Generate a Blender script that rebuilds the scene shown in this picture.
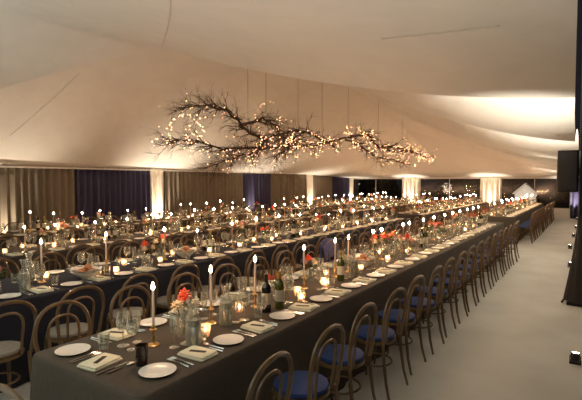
import bpy, math, random
from mathutils import Vector, Matrix, noise
S = bpy.context.scene
C = S.collection
for o in list(bpy.data.objects): bpy.data.objects.remove(o)
PI = math.pi
# ---------------------------------------------------------------- camera
FPX = 450.0
cd = bpy.data.cameras.new('camera'); cam = bpy.data.objects.new('camera', cd); C.objects.link(cam)
cd.sensor_fit = 'HORIZONTAL'; cd.sensor_width = 36.0; cd.lens = 36.0*FPX/582.0; cd.clip_end = 300
PITCH = math.atan(19/FPX); YAW = math.atan(299*math.cos(PITCH)/FPX)
CAM = Vector((0, 0, 1.80))
cam.location = CAM; cam.rotation_euler = (PI/2-PITCH, 0, YAW)
S.camera = cam
def proj(x, y, z):
    c, s, cp, sp = math.cos(YAW), math.sin(YAW), math.cos(PITCH), math.sin(PITCH)
    v = Vector((x, y, z))-CAM
    f = Vector((-s*cp, c*cp, -sp)); r = Vector((c, s, 0)); u = r.cross(f)
    d = v.dot(f)
    if d < .1: return (-999, -999, d)
    return (291+FPX*v.dot(r)/d, 200-FPX*v.dot(u)/d, d)
def seen(x, y, z, m=8):
    a, b, d = proj(x, y, z)
    return -m < a < 582+m and -m < b < 400+m
# ---------------------------------------------------------------- world, exposure
S.view_settings.view_transform = 'Standard'; S.view_settings.look = 'None'
S.view_settings.gamma = 1; S.view_settings.use_curve_mapping = False
S.view_settings.exposure = 1.85
w = bpy.data.worlds.new('night'); S.world = w; w.use_nodes = True
w.node_tree.nodes['Background'].inputs[0].default_value = (.30, .28, .32, 1)
w.node_tree.nodes['Background'].inputs[1].default_value = .012
WARM = (1.0, .74, .47)
UP_LEFT, UP_RIGHT, UP_END, CANDLE_W = 68, 150, 100, .95
def spot(loc, rot, energy, col, size=1.9, r=.05, blend=.6):
    l = bpy.data.lights.new('uplight_beam', 'SPOT'); l.energy = energy; l.color = col
    l.spot_size = size; l.spot_blend = blend; l.shadow_soft_size = r
    o = bpy.data.objects.new('uplight_beam', l); C.objects.link(o); o.location = loc; o.rotation_euler = rot
    return o
def point(loc, energy, col, r=.03):
    l = bpy.data.lights.new('candle_light', 'POINT'); l.energy = energy; l.color = col; l.shadow_soft_size = r
    o = bpy.data.objects.new('candle_light', l); C.objects.link(o); o.location = loc
# up-facing spots (rot x = 180 deg points up); they stand at the tent's edges
UPS = [(-12.16, y, 'L') for y in (.6, 5.3, 10.3, 15.2, 20.3, 24.9)] + \
      [(-.16, 8.1, 'R'), (-.30, 11.0, 'R'), (-.08, 5.2, 'R'), (-.4, 14, 'R'), (-.4, 17, 'R'), (-.4, 20.2, 'R'), (-.45, 24.6, 'R')] + \
      [(-8.5, 24.93, 'E'), (-4.3, 24.93, 'E')]
for x, y, k in UPS:
    e = {'L': UP_LEFT, 'R': UP_RIGHT, 'E': UP_END}[k]
    tilt = {'L': .05, 'R': -.2, 'E': 0}[k]
    rx = {'L': PI, 'R': PI-.42, 'E': PI}[k]
    if k == 'R' and y < 12: e *= 2.4 if y < 10 else 3.2
    if k == 'L': e *= {10.3: 1.7}.get(y, .95)
    spot((x, y, .16), (rx, tilt, 0), e, (1.0, .83, .64) if k != 'R' else (1.0, .90, .75), {'L': 1.6, 'E': 1.15, 'R': .95}[k], .05, .9)
# behind the photographer: right uplight row carried on, then an added cool fill spot
spot((.25, -.6, .16), (PI, -.35, 0), 120, (.95, .92, .82), 2.4)
spot((-5.5, -3.2, .16), (PI, 0, 0), 310, (.74, .92, .92), 2.6)  # unseen mid-tent fill, added to lift and cool the near lining

# ---------------------------------------------------------------- materials
def nt(name):
    m = bpy.data.materials.new(name); m.use_nodes = True
    n = m.node_tree.nodes; l = m.node_tree.links
    return m, n, l, n['Principled BSDF']
def mat(name, col, rough=.6, metal=0, var=.12, scale=30, bump=0, coat=0, sheen=0, trans=0, spec=.5, sub=0, stretch=(1,1,1)):
    m, n, l, p = nt(name)
    tc = n.new('ShaderNodeTexCoord'); mp = n.new('ShaderNodeMapping'); mp.inputs['Scale'].default_value = stretch
    nz = n.new('ShaderNodeTexNoise'); nz.inputs['Scale'].default_value = scale; nz.inputs['Detail'].default_value = 4
    rp = n.new('ShaderNodeValToRGB')
    rp.color_ramp.elements[0].position = .3; rp.color_ramp.elements[1].position = .7
    rp.color_ramp.elements[0].color = tuple(c*(1-var) for c in col)+(1,)
    rp.color_ramp.elements[1].color = tuple(min(1, c*(1+var)) for c in col)+(1,)
    l.new(tc.outputs['Object'], mp.inputs[0]); l.new(mp.outputs[0], nz.inputs['Vector'])
    l.new(nz.outputs['Fac'], rp.inputs[0]); l.new(rp.outputs[0], p.inputs['Base Color'])
    p.inputs['Roughness'].default_value = rough; p.inputs['Metallic'].default_value = metal
    p.inputs['Coat Weight'].default_value = coat; p.inputs['Sheen Weight'].default_value = sheen
    p.inputs['Transmission Weight'].default_value = trans; p.inputs['Specular IOR Level'].default_value = spec
    if bump:
        b = n.new('ShaderNodeBump'); b.inputs['Strength'].default_value = bump; b.inputs['Distance'].default_value = .01
        l.new(nz.outputs['Fac'], b.inputs['Height']); l.new(b.outputs[0], p.inputs['Normal'])
    return m
def emit(name, col, st, sample=False):
    m = bpy.data.materials.new(name); m.use_nodes = True
    n = m.node_tree.nodes; l = m.node_tree.links; n.clear()
    e = n.new('ShaderNodeEmission'); e.inputs[0].default_value = col+(1,); e.inputs[1].default_value = st
    o = n.new('ShaderNodeOutputMaterial'); l.new(e.outputs[0], o.inputs[0])
    if not sample: m.cycles.emission_sampling = 'NONE'
    return m
def thin_glass(name, tint=(.93, .95, .93), base=.07, rough=.04, top=.75, gcol=(1, .95, .88), haze=.35):
    m = bpy.data.materials.new(name); m.use_nodes = True
    n = m.node_tree.nodes; l = m.node_tree.links; n.clear()
    t = n.new('ShaderNodeBsdfTransparent'); t.inputs[0].default_value = tint+(1,)
    g = n.new('ShaderNodeBsdfGlossy'); g.inputs['Roughness'].default_value = rough; g.inputs[0].default_value = gcol+(1,)
    df = n.new('ShaderNodeBsdfDiffuse'); df.inputs[0].default_value = (.9, .87, .8, 1); gd = n.new('ShaderNodeMixShader'); gd.inputs[0].default_value = haze
    l.new(g.outputs[0], gd.inputs[1]); l.new(df.outputs[0], gd.inputs[2])
    lw = n.new('ShaderNodeLayerWeight'); lw.inputs[0].default_value = .35
    mr = n.new('ShaderNodeMapRange'); mr.inputs[3].default_value = base; mr.inputs[4].default_value = top
    mx = n.new('ShaderNodeMixShader'); o = n.new('ShaderNodeOutputMaterial')
    l.new(lw.outputs['Facing'], mr.inputs[0]); l.new(mr.outputs[0], mx.inputs[0])
    l.new(t.outputs[0], mx.inputs[1]); l.new(gd.outputs[0], mx.inputs[2]); l.new(mx.outputs[0], o.inputs[0])
    return m
M = dict(
    wood=mat('bentwood', (.150, .088, .036), .38, var=.3, scale=12, coat=.3, stretch=(1, 1, .2)),
    blue=mat('blue_velvet', (.012, .042, .17), .8, var=.15, sheen=.08),
    grey=mat('grey_fabric', (.25, .225, .19), .85, var=.12),
    cloth1=mat('taupe_cloth', (.088, .068, .050), .85, var=.12, scale=60, bump=.1),
    cloth2=mat('navy_cloth', (.011, .013, .026), .85, var=.12, scale=60, bump=.1),
    cloth3=mat('brown_cloth', (.045, .034, .028), .85, var=.12, scale=60),
    china=mat('china', (.88, .85, .79), .25, var=.02),
    linen=mat('cream_linen', (.80, .76, .58), .8, var=.06, scale=50),
    tag=mat('dark_card', (.035, .028, .022), .7),
    steel=mat('cutlery_steel', (.62, .60, .56), .25, 1, var=.05),
    brass=mat('brass', (.75, .50, .22), .3, 1, var=.1),
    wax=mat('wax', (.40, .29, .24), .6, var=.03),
    bread=mat('bread', (.48, .20, .09), .7, var=.35, scale=14, bump=.5),
    bottle_red=mat('dark_bottle_glass', (.012, .010, .008), .12, var=.1, coat=.5),
    bottle_green=mat('green_bottle_glass', (.075, .085, .012), .12, var=.2, coat=.5),
    foil=mat('gold_foil', (.45, .32, .06), .35, .6),
    label=mat('paper_label', (.62, .55, .42), .7, var=.05),
    ink=mat('label_ink', (.10, .08, .06), .8),
    amber=mat('smoked_glass', (.035, .018, .014), .15, var=.1, coat=.4),
    leaf=mat('leaf', (.06, .10, .03), .6, var=.3),
    orange=mat('orange_petals', (.80, .10, .03), .7, var=.2, scale=40),
    cream=mat('cream_petals', (.75, .60, .38), .7, var=.12, scale=40),
    pink=mat('pink_petals', (.62, .30, .24), .7, var=.15, scale=40),
    rust=mat('rust_petals', (.42, .12, .05), .7, var=.2, scale=40),
    bark=mat('bark', (.065, .036, .022), .9, var=.4, scale=25, bump=.5),
    black=mat('black_metal', (.012, .011, .010), .45, .3),
    grille=mat('black_grille', (.018, .017, .016), .7, bump=.6, scale=200),
    jacket=mat('navy_wool', (.06, .065, .2), .9, sheen=.3),
    lining=mat('tent_lining', (.72, .69, .63), .9, var=.03, scale=3, bump=.05),
    seam=mat('seam_tape', (.62, .56, .46), .85, var=.05),
    taupe=mat('taupe_drape', (.20, .163, .115), .85, var=.10, scale=4, stretch=(8, 8, .2)),
    navy=mat('navy_drape', (.040, .036, .085), .85, var=.15, scale=4, stretch=(8, 8, .2)),
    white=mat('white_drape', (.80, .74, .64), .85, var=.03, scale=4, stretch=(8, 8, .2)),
    white_paint=mat('white_paint', (.72, .70, .64), .5, var=.03),
    plum=mat('dark_wood', (.09, .035, .02), .5, var=.2),
    glass=thin_glass('clear_glass', base=.11, top=.8, rough=.08),
    pane=thin_glass('window_film', (.85, .84, .82), .015, .15, .10, haze=0),
    water=thin_glass('frosted_glass', (.80, .82, .76), .38, .2, .7, haze=.6),
    flame=emit('flame', (1.0, .68, .36), 45), flame_near=emit('flame_near', (1.0, .70, .38), 9),
    wax_near=mat('flame_lit_wax', (.72, .58, .48), .6, var=.03),  # same taper wax, colour paled on near candles to look lit by the flame
    votive_glow=emit('votive_flame', (1.0, .62, .32), 9),
    bulb=emit('fairy_bulb', (1.0, .52, .22), 2.6),
    bulb2=emit('fairy_bulb_pink', (1.0, .42, .28), 1.7),
    tree_bulb=emit('outdoor_bulb', (1.0, .86, .70), 1.2),
    lens=emit('uplight_lens', (1.0, .85, .65), 20),
    hedge=mat('hedge_leaf', (.035, .040, .022), .8, var=.5, scale=8, bump=.8),
    lawn=mat('lawn', (.035, .045, .02), .95, var=.3),
    hut=mat('hut_paint', (.75, .72, .65), .6),
    slate=mat('slate_roof', (.10, .10, .11), .6),
)
# glowing frosted votive glass: a real translucent cup round a flame
m, n, l, p = nt('votive_glass'); p.inputs['Base Color'].default_value = (1, .80, .6, 1); p.inputs['Roughness'].default_value = .25
p.inputs['Emission Color'].default_value = (1, .55, .25, 1); p.inputs['Emission Strength'].default_value = .0; p.inputs['Alpha'].default_value = .35
M['votive'] = m
# floor
m, n, l, p = nt('floor_carpet')
tc = n.new('ShaderNodeTexCoord'); nz = n.new('ShaderNodeTexNoise'); nz.inputs['Scale'].default_value = 1.3; nz.inputs['Detail'].default_value = 8
rp = n.new('ShaderNodeValToRGB'); rp.color_ramp.elements[0].position = .35; rp.color_ramp.elements[1].position = .65
rp.color_ramp.elements[0].color = (.57, .56, .51, 1); rp.color_ramp.elements[1].color = (.66, .65, .60, 1)
l.new(tc.outputs['Object'], nz.inputs['Vector']); l.new(nz.outputs['Fac'], rp.inputs[0]); l.new(rp.outputs[0], p.inputs['Base Color'])
p.inputs['Roughness'].default_value = .75
M['floor'] = m

# ---------------------------------------------------------------- mesh helpers
class MB:
    def __init__(s): s.v = []; s.f = []; s.mi = []
    def add(s, v, f, mi=0):
        b = len(s.v); s.v += [tuple(a) for a in v]; s.f += [tuple(i+b for i in q) for q in f]; s.mi += [mi]*len(f); return s
    def box(s, c, d, mi=0, rz=0):
        x, y, z = [a/2 for a in d]; v = []
        for sz in (-1, 1):
            for sx, sy in ((-1, -1), (1, -1), (1, 1), (-1, 1)):
                px, py = sx*x, sy*y
                v.append((c[0]+px*math.cos(rz)-py*math.sin(rz), c[1]+px*math.sin(rz)+py*math.cos(rz), c[2]+sz*z))
        return s.add(v, [(3, 2, 1, 0), (4, 5, 6, 7), (0, 1, 5, 4), (1, 2, 6, 5), (2, 3, 7, 6), (3, 0, 4, 7)], mi)
    def tube(s, pts, r, seg=6, cap=True, mi=0, closed=False):
        pts = [Vector(p) for p in pts]; n = len(pts); rs = r if isinstance(r, (list, tuple)) else [r]*n
        v = []; prev = None
        for i, p in enumerate(pts):
            a = pts[(i-1) % n] if (i or closed) else p; b = pts[(i+1) % n] if (i < n-1 or closed) else p
            t = (b-a).normalized()
            if prev is None:
                h = Vector((0, 0, 1)) if abs(t.z) < .9 else Vector((1, 0, 0)); nrm = t.cross(h).normalized()
            else:
                nrm = (prev-t*prev.dot(t)); nrm = nrm.normalized() if nrm.length > 1e-6 else prev
            prev = nrm; bn = t.cross(nrm)
            for k in range(seg):
                q = 2*PI*k/seg; v.append(p+(nrm*math.cos(q)+bn*math.sin(q))*rs[i])
        f = []
        for i in range(n if closed else n-1):
            j = (i+1) % n
            for k in range(seg):
                k2 = (k+1) % seg; f.append((i*seg+k, i*seg+k2, j*seg+k2, j*seg+k))
        if cap and not closed:
            f.append(tuple(range(seg))[::-1]); f.append(tuple((n-1)*seg+k for k in range(seg)))
        return s.add(v, f, mi)
    def lathe(s, prof, seg=16, c=(0, 0, 0), mi=0, sx=1, sy=1):
        v = []; f = []; n = len(prof)
        for r, z in prof:
            for k in range(seg):
                q = 2*PI*k/seg; v.append((c[0]+r*math.cos(q)*sx, c[1]+r*math.sin(q)*sy, c[2]+z))
        for i in range(n-1):
            for k in range(seg):
                k2 = (k+1) % seg; f.append((i*seg+k, i*seg+k2, (i+1)*seg+k2, (i+1)*seg+k))
        if prof[0][0] > 1e-5: f.append(tuple(range(seg))[::-1])
        if prof[-1][0] > 1e-5: f.append(tuple((n-1)*seg+k for k in range(seg)))
        return s.add(v, f, mi)
    def lathe_open(s, prof, seg=16, c=(0, 0, 0), mi=0):
        v = []; f = []; n = len(prof)
        for r, z in prof:
            for k in range(seg):
                q = 2*PI*k/seg; v.append((c[0]+r*math.cos(q), c[1]+r*math.sin(q), c[2]+z))
        for i in range(n-1):
            for k in range(seg):
                k2 = (k+1) % seg; f.append((i*seg+k, i*seg+k2, (i+1)*seg+k2, (i+1)*seg+k))
        return s.add(v, f, mi)
    def grid(s, fn, nu, nv, mi=0):
        v = [fn(i/nu, j/nv) for j in range(nv+1) for i in range(nu+1)]
        f = [(j*(nu+1)+i, j*(nu+1)+i+1, (j+1)*(nu+1)+i+1, (j+1)*(nu+1)+i) for j in range(nv) for i in range(nu)]
        return s.add(v, f, mi)
    def blob(s, c, r, seg=8, rings=5, mi=0, jit=0, rnd=random):
        cx, cy, cz = c; r3 = r if isinstance(r, (tuple, list)) else (r, r, r); v = []
        for j in range(rings+1):
            t = PI*j/rings
            for k in range(seg):
                q = 2*PI*k/seg; g = 1+rnd.uniform(-jit, jit)
                v.append((cx+r3[0]*g*math.sin(t)*math.cos(q), cy+r3[1]*g*math.sin(t)*math.sin(q), cz-r3[2]*g*math.cos(t)))
        f = [(j*seg+k, j*seg+(k+1) % seg, (j+1)*seg+(k+1) % seg, (j+1)*seg+k) for j in range(rings) for k in range(seg)]
        return s.add(v, f, mi)
    def mesh(s, name, mats, smooth=True):
        me = bpy.data.meshes.new(name); me.from_pydata(s.v, [], s.f); me.update()
        for q in (mats if isinstance(mats, (list, tuple)) else [mats]): me.materials.append(q)
        if any(s.mi): me.polygons.foreach_set('material_index', s.mi)
        if smooth:
            me.polygons.foreach_set('use_smooth', [True]*len(me.polygons))
            try: me.set_sharp_from_angle(angle=math.radians(40))
            except Exception: pass
        return me
def obj(name, mb, mats, parent=None, smooth=True):
    me = mb.mesh(name, mats, smooth) if isinstance(mb, MB) else mb
    o = bpy.data.objects.new(name, me); C.objects.link(o)
    if parent: o.parent = parent
    return o
def tag(o, label, cat, group=None, kind=None):
    o['label'] = label; o['category'] = cat
    if group: o['group'] = group
    if kind: o['kind'] = kind
    return o
def thing(name, label, cat, loc=(0, 0, 0), rz=0, group=None):
    o = bpy.data.objects.new(name, None); C.objects.link(o); o.empty_display_size = .05
    o.location = loc; o.rotation_euler = (0, 0, rz); return tag(o, label, cat, group)
def struct(name, mb, mats, smooth=False):
    o = obj(name, mb, mats, None, smooth); o['kind'] = 'structure'; return o
# a proto is a list of (part name, mesh, [sub parts (name, mesh)]), or one mesh
def place(name, proto, label, cat, group, loc, rz=0, sc=None):
    if isinstance(proto, list):
        r = thing(name, label, cat, loc, rz, group)
        for q in proto:
            o = bpy.data.objects.new(q[0], q[1]); C.objects.link(o); o.parent = r
            for sn, sm in (q[2] if len(q) > 2 else []):
                e = bpy.data.objects.new(sn, sm); C.objects.link(e); e.parent = o
    else:
        r = bpy.data.objects.new(name, proto); C.objects.link(r); r.location = loc; r.rotation_euler = (0, 0, rz)
        tag(r, label, cat, group)
    if sc: r.scale = (sc, sc, sc)
    return r
def join(parts):
    "one mesh holding all the parts of a proto, for copies too small to show them"
    vs, fs, mi, mats = [], [], [], []
    def take(me):
        b = len(vs); vs.extend(tuple(v.co) for v in me.vertices)
        idx = []
        for m_ in me.materials:
            if m_ not in mats: mats.append(m_)
            idx.append(mats.index(m_))
        for p_ in me.polygons:
            fs.append(tuple(i+b for i in p_.vertices)); mi.append(idx[p_.material_index])
    for q in parts:
        take(q[1])
        for e in (q[2] if len(q) > 2 else []): take(e[1])
    me = bpy.data.meshes.new('joined'); me.from_pydata(vs, [], fs)
    for m_ in mats: me.materials.append(m_)
    me.polygons.foreach_set('material_index', mi); me.polygons.foreach_set('use_smooth', [True]*len(fs))
    try: me.set_sharp_from_angle(angle=math.radians(40))
    except Exception: pass
    return me
ORD = 'zeroth first second third fourth fifth sixth seventh eighth ninth tenth eleventh twelfth thirteenth fourteenth fifteenth sixteenth seventeenth eighteenth nineteenth twentieth'.split()
def ordw(i):
    if i <= 20: return ORD[i]
    return {2: 'twenty-', 3: 'thirty-'}[i//10]+ORD[i % 10] if i % 10 else {3: 'thirtieth', 4: 'fortieth'}[i//10]

# ---------------------------------------------------------------- shell
X0, X1, XC, YE = -12.4, -.02, -6.3, 25.2
struct('floor', MB().grid(lambda u, v: (-13.2+u*17, -5+v*32, 0), 4, 8), M['floor'])
def interp(t, pts):
    if t <= pts[0][0]: return pts[0][1]
    for (a, va), (b, vb) in zip(pts, pts[1:]):
        if t <= b: return va+(vb-va)*(t-a)/(b-a)
    return pts[-1][1]
SH = [(0, 0), (.87, 1.0), (1.87, 1.8), (3.5, 2.9), (6.1, 3.9)]
RID = [(-5, 3.7), (1, 4.25), (5.4, 4.13), (5.9, 4.52), (6.6, 4.86), (7.6, 5.05), (9.5, 5.08), (11.2, 4.85), (14, 4.55), (18, 3.9), (21.5, 3.0), (24, 2.25), (25.2, 1.99)]
EAV = [(-5, 2.85), (2, 2.8), (5.3, 2.62), (8, 2.38), (11, 2.2), (14, 2.12), (25.2, 1.97)]
FOLDS = [-3.8, -.8, 2.2, 5.3, 8.0, 11.0, 14.0, 17, 20, 23, 26]
AMP = [.2, .2, .16, .42, .38, .30, .14, .10, .08, .05]
def lining_z(x, y):
    if x < XC:
        sh = interp(XC-x, SH)*(1 if y < 9 else max(0, 1-(y-9)/6)); s = (XC-x)/(XC-X0); yy = y+sh
        R = interp(yy, RID); p = interp(yy, [(5.4, 1.5), (6.6, .82), (10, .9), (16, 1.2)])
        e = interp(y, [(0, 2.3), (6, 2.20), (20, 2.14), (25.2, 1.99)])
        if y > 20: p = 1.1
        s = min(1, math.sqrt(s*s+.006*max(0, min(1, (5.3-yy)/1.5)))) if yy < 5.4 else s
        z = e+(R-e)*max(0, 1-s)**p
        if yy > 5.4: z += .75*(1-math.exp(-(yy-5.4)*1.6))*min(1, s*4)*min(1, (1-s)*2.2)*max(0, min(1, (15-y)/7))
        if yy < 5.4: z += .10*math.sin(PI*max(0, (yy-2.2)/3.2))*(1-s)
    else:
        yy = y; s = min(1, (x-XC)/(X1-XC)); R = interp(y, RID); e = interp(y, EAV)
        if y < 5.3: s = min(1, math.sqrt(s*s+.006*min(1, (5.3-y)/1.5)))
        z = e+(R-e)*(1-s)**interp(y, [(5.4, 1.5), (11, 1.55), (20, 1.2)])
        for a, b, A in zip(FOLDS, FOLDS[1:], AMP):
            if a <= y < b:
                t = (y-a)/(b-a); wgt = min(1, max(0, (x-XC)/2.6)); wgt = wgt*wgt*(3-2*wgt)
                z += A*math.sin(PI*t)**.75*wgt
    return z
rows = []
y = -3.8
while y < YE+.001: rows.append(y); y += .1
rows = sorted(set([round(a, 3) for a in rows]+[YE]))
cols = [X0+(XC-X0)*i/48 for i in range(48)]+[None]*0
def edge_x(y): return max(-.2, min(-.0, -.027*y)) if y > 0 else 0
mb = MB(); nu = 110
for yv in rows:
    xe = edge_x(yv)
    for i in range(nu+1):
        t = i/nu
        x = X0+(XC-X0)*t*2 if t <= .5 else XC+(xe-XC)*(t-.5)*2
        ya = yv
        if x < XC:
            lo, hi = yv-4.2, yv; sh_ = interp(XC-x, SH)
            for _ in range(26):
                ya = (lo+hi)/2
                if ya+sh_*(1 if ya < 9 else max(0, 1-(ya-9)/6)) < yv: lo = ya
                else: hi = ya
        mb.v.append((x, ya, lining_z(x, ya)))
W = nu+1
for j in range(len(rows)-1):
    for i in range(nu):
        mb.f.append((j*W+i, (j+1)*W+i, (j+1)*W+i+1, j*W+i+1)); mb.mi.append(0)
ceil = struct('ceiling', mb, M['lining'], True)
# sewn seams in the lining (raised welt following the surface)
def seam(pts, k):
    L = []
    for (a, b), (c, d) in zip(pts, pts[1:]):
        for i in range(12): t = i/12; x = a+(c-a)*t; yv = b+(d-b)*t; L.append((x, yv, lining_z(x, yv)-.004))
    o = struct('trim_%d' % k, MB().tube(L, .012, 5), M['seam'])
def ray(px, py, f=lining_z):
    c, s, cp, sp = math.cos(YAW), math.sin(YAW), math.cos(PITCH), math.sin(PITCH)
    fw = Vector((-s*cp, c*cp, -sp)); r = Vector((c, s, 0)); u = r.cross(fw)
    d = fw+r*(px-291)/FPX-u*(py-200)/FPX; t = .5
    while t < 40:
        q = CAM+d*t
        if q.x < X0 or q.y > YE: return q
        if q.z > f(q.x, q.y): return q
        t += .02
    return q
def seam_px(pl, k, n=10):
    L = []
    for (a, b), (c, d) in zip(pl, pl[1:]):
        for i in range(n+1):
            t = i/n; q = ray(a+(c-a)*t, b+(d-b)*t); L.append(Vector((q.x, q.y, lining_z(q.x, q.y)-.006)))
    struct('trim_%d' % k, MB().tube(L, .007, 5), M['seam'])
# left drapes
def drape(name, a, b, fixed, axis, m_, label, ztop=2.2, amp=.035, pitch=.16, seed=0, cat='curtain', group='curtains lining the tent walls', zb=.02):
    rnd = random.Random(seed); n = max(8, int((b-a)/pitch*10)); ph = rnd.random()*6
    mb = MB()
    def fn(u, v):
        t = a+(b-a)*u; z = zb+v*(ztop-zb)
        d = amp*(math.sin(t/pitch*2*PI+ph+math.sin(t*2.1)*.9)+.35*math.sin(t/pitch*2*PI*.37+ph*2))*(1.25-.5*v)
        return (fixed+d, t, z) if axis == 'x' else (t, fixed+d, z)
    mb.grid(fn, n, 8)
    o = obj(name, mb, m_); md = o.modifiers.new('thickness', 'SOLIDIFY'); md.thickness = .006
    return tag(o, label, cat, group)
struct('wall_left', MB().box((X0-.25, 11, 1.1), (.06, 32, 2.3)), M['taupe'])
struct('trim_1', MB().box((X0+.10, 10.7, 2.165), (.09, 29, .045)), M['lining'])
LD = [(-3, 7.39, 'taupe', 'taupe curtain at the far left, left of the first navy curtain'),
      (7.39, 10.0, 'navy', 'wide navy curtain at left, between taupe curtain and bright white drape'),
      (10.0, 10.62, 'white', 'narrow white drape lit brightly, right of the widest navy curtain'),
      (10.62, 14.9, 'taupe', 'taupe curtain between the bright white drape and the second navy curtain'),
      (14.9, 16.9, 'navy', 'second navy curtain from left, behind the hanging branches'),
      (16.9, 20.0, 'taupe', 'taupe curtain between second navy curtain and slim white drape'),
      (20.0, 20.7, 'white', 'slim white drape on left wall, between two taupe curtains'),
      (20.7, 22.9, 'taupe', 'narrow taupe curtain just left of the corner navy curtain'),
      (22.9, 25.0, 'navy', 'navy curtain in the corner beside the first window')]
for i, (a, b, c, t) in enumerate(LD):
    drape('curtain', a, b-.01, X0+.05, 'x', M[c], t, 2.2 if b < 22 else 2.1, .06, .2, i)
# end wall: windows, white columns, low sill
def endwin(i, a, b):
    o = struct('window_%d' % i, MB().box(((a+b)/2, YE+.02, 1.2), (b-a, .01, 1.5)), M['pane'])
    f = MB()
    for z in (.47, 1.94): f.box(((a+b)/2, YE+.02, z), (b-a, .05, .05))
    for x in (a+.02, b-.02, (a+b)/2): f.box((x, YE+.02, 1.2), (.03, .05, 1.5))
    obj('window_frame', f, M['lining'], o, False)
endwin(1, -12.3, -9.0); endwin(2, -8.0, -4.75); endwin(3, -3.8, -.75)
struct('wall_back', MB().box((-6.3, YE+.06, .22), (12.6, .05, .44)), M['white_paint'])
struct('trim_2', MB().box((-6.3, YE+.05, 1.98), (12.6, .08, .12)), M['lining'])
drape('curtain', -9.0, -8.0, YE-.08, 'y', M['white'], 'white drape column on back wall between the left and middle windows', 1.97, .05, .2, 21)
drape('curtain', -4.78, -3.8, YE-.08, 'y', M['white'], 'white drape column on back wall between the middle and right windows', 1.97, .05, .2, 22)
drape('curtain', -.75, -.2, YE-.08, 'y', M['navy'], 'small navy curtain at far right end below the loudspeaker', 1.97, .05, .2, 23)
drape('curtain', -12.3, -12.05, YE-.14, 'y', M['white'], 'very narrow white drape in the far left corner', 1.97, .03, .1, 24)
# outdoors
struct('ground', MB().grid(lambda u, v: (-45+u*80, 27+v*60, -.03), 2, 2), M['lawn'])
rnd = random.Random(5)
for i, (x, yv, h, wd) in enumerate([(-27, 37, 4, 2.3), (-20.5, 43, 3.6, 2.6), (-15.4, 36, 4.0, 2.0), (-9.6, 41, 3.8, 2.4), (-5, 36, 4.0, 1.9), (-.2, 42, 4.0, 2.3), (4.5, 37, 4.4, 2.2)]):
    t = thing('garden_tree', 'dark bushy tree outside in the night, %s from the left through the windows' % ordw(i+1), 'tree', (x, yv, -.03), 0, 'dark trees outside the windows')
    f = MB()
    for k in range(26):
        a, rr, zz = rnd.uniform(0, 6.28), rnd.random()**.5*wd, rnd.uniform(.2, 1)
        f.blob((rr*math.cos(a)*(1.1-zz*.5), rr*math.sin(a)*.6*(1.1-zz*.5), zz*h), rnd.uniform(.5, .9), 8, 5, 0, .25, rnd)
    obj('foliage', f, M['hedge'], t)
    obj('trunk', MB().tube([(0, 0, 0), (.1, 0, h*.6)], [.14, .07], 6), M['bark'], t)
def twig_tree(mbt, p, d, L, r, depth, rnd, tips, up=.2, spread=.6):
    pts = [p]; q = Vector(p); dd = Vector(d).normalized()
    n = 4
    for i in range(n):
        dd = (dd+Vector((rnd.uniform(-1, 1), rnd.uniform(-1, 1), rnd.uniform(-1, 1)))*.18+Vector((0, 0, up*.1))).normalized()
        q = q+dd*L/n; pts.append(q.copy())
    mbt.tube(pts, [r*(1-.5*i/n) for i in range(n+1)], 5 if depth > 1 else 3, False)
    tips += pts[1:]
    if depth:
        for k in range(rnd.choice((2, 3, 3))):
            a = pts[rnd.choice((2, 3, 4))]
            nd = (dd+Vector((rnd.uniform(-1, 1), rnd.uniform(-1, 1), rnd.uniform(-1, 1)))*spread).normalized()
            twig_tree(mbt, a, nd, L*rnd.uniform(.55, .8), r*.5, depth-1, rnd, tips, up, spread)
for k, (x, yv, sc, lb) in enumerate([(-8.05, 32, 1.2, 'bare tree strung with white lights outside the middle window'),
                                 (-14.6, 31, 1.0, 'bare tree strung with white lights outside the left window')]):
    t = thing('lit_tree', lb, 'tree', (x, yv, -.03), 0, 'lit bare trees outside')
    tm = MB(); tips = []
    twig_tree(tm, Vector((0, 0, .0)), (0, 0, 1), .8*sc, .035, 4, rnd, tips, .6, .75)
    obj('branches', tm, M['bark'], t)
    for q in rnd.sample(tips, 70): o = obj('light_bulb', MB().blob(tuple(q), .017, 5, 4), M['tree_bulb'], t)
t = thing('garden_hut', 'small white gabled hut outside beyond the right window', 'hut', (-3.15, 30.0, -.03), 0)
t.scale = (.74, .74, 1)
b = MB(); b.add([(-.75, -.6, 0), (.75, -.6, 0), (.75, -.6, 1.1), (0, -.6, 1.62), (-.75, -.6, 1.1), (-.75, .6, 0), (.75, .6, 0), (.75, .6, 1.1), (0, .6, 1.62), (-.75, .6, 1.1)],
      [(0, 1, 2, 3, 4), (9, 8, 7, 6, 5), (0, 4, 9, 5), (1, 6, 7, 2)]); obj('wall', b, M['hut'], t, False)
for sg in (-1, 1):
    r_ = MB(); r_.add([(0, -.7, 1.72), (sg*.9, -.7, 1.10), (sg*.9, .7, 1.10), (0, .7, 1.72), (0, -.7, 1.66), (sg*.9, -.7, 1.04), (sg*.9, .7, 1.04), (0, .7, 1.66)],
        [(0, 1, 2, 3), (7, 6, 5, 4), (0, 4, 5, 1), (1, 5, 6, 2), (2, 6, 7, 3)]); obj('roof', r_, M['hut'], t, False)
obj('door', MB().box((0, -.62, .45), (.4, .03, .9)), M['slate'], t, False)
pl_ = bpy.data.lights.new('hut_light', 'POINT'); pl_.energy = 22; pl_.color = (1, .9, .8); pl_.shadow_soft_size = .1
po = bpy.data.objects.new('hut_light', pl_); C.objects.link(po); po.location = (-3.15, 28.3, .7)

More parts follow.
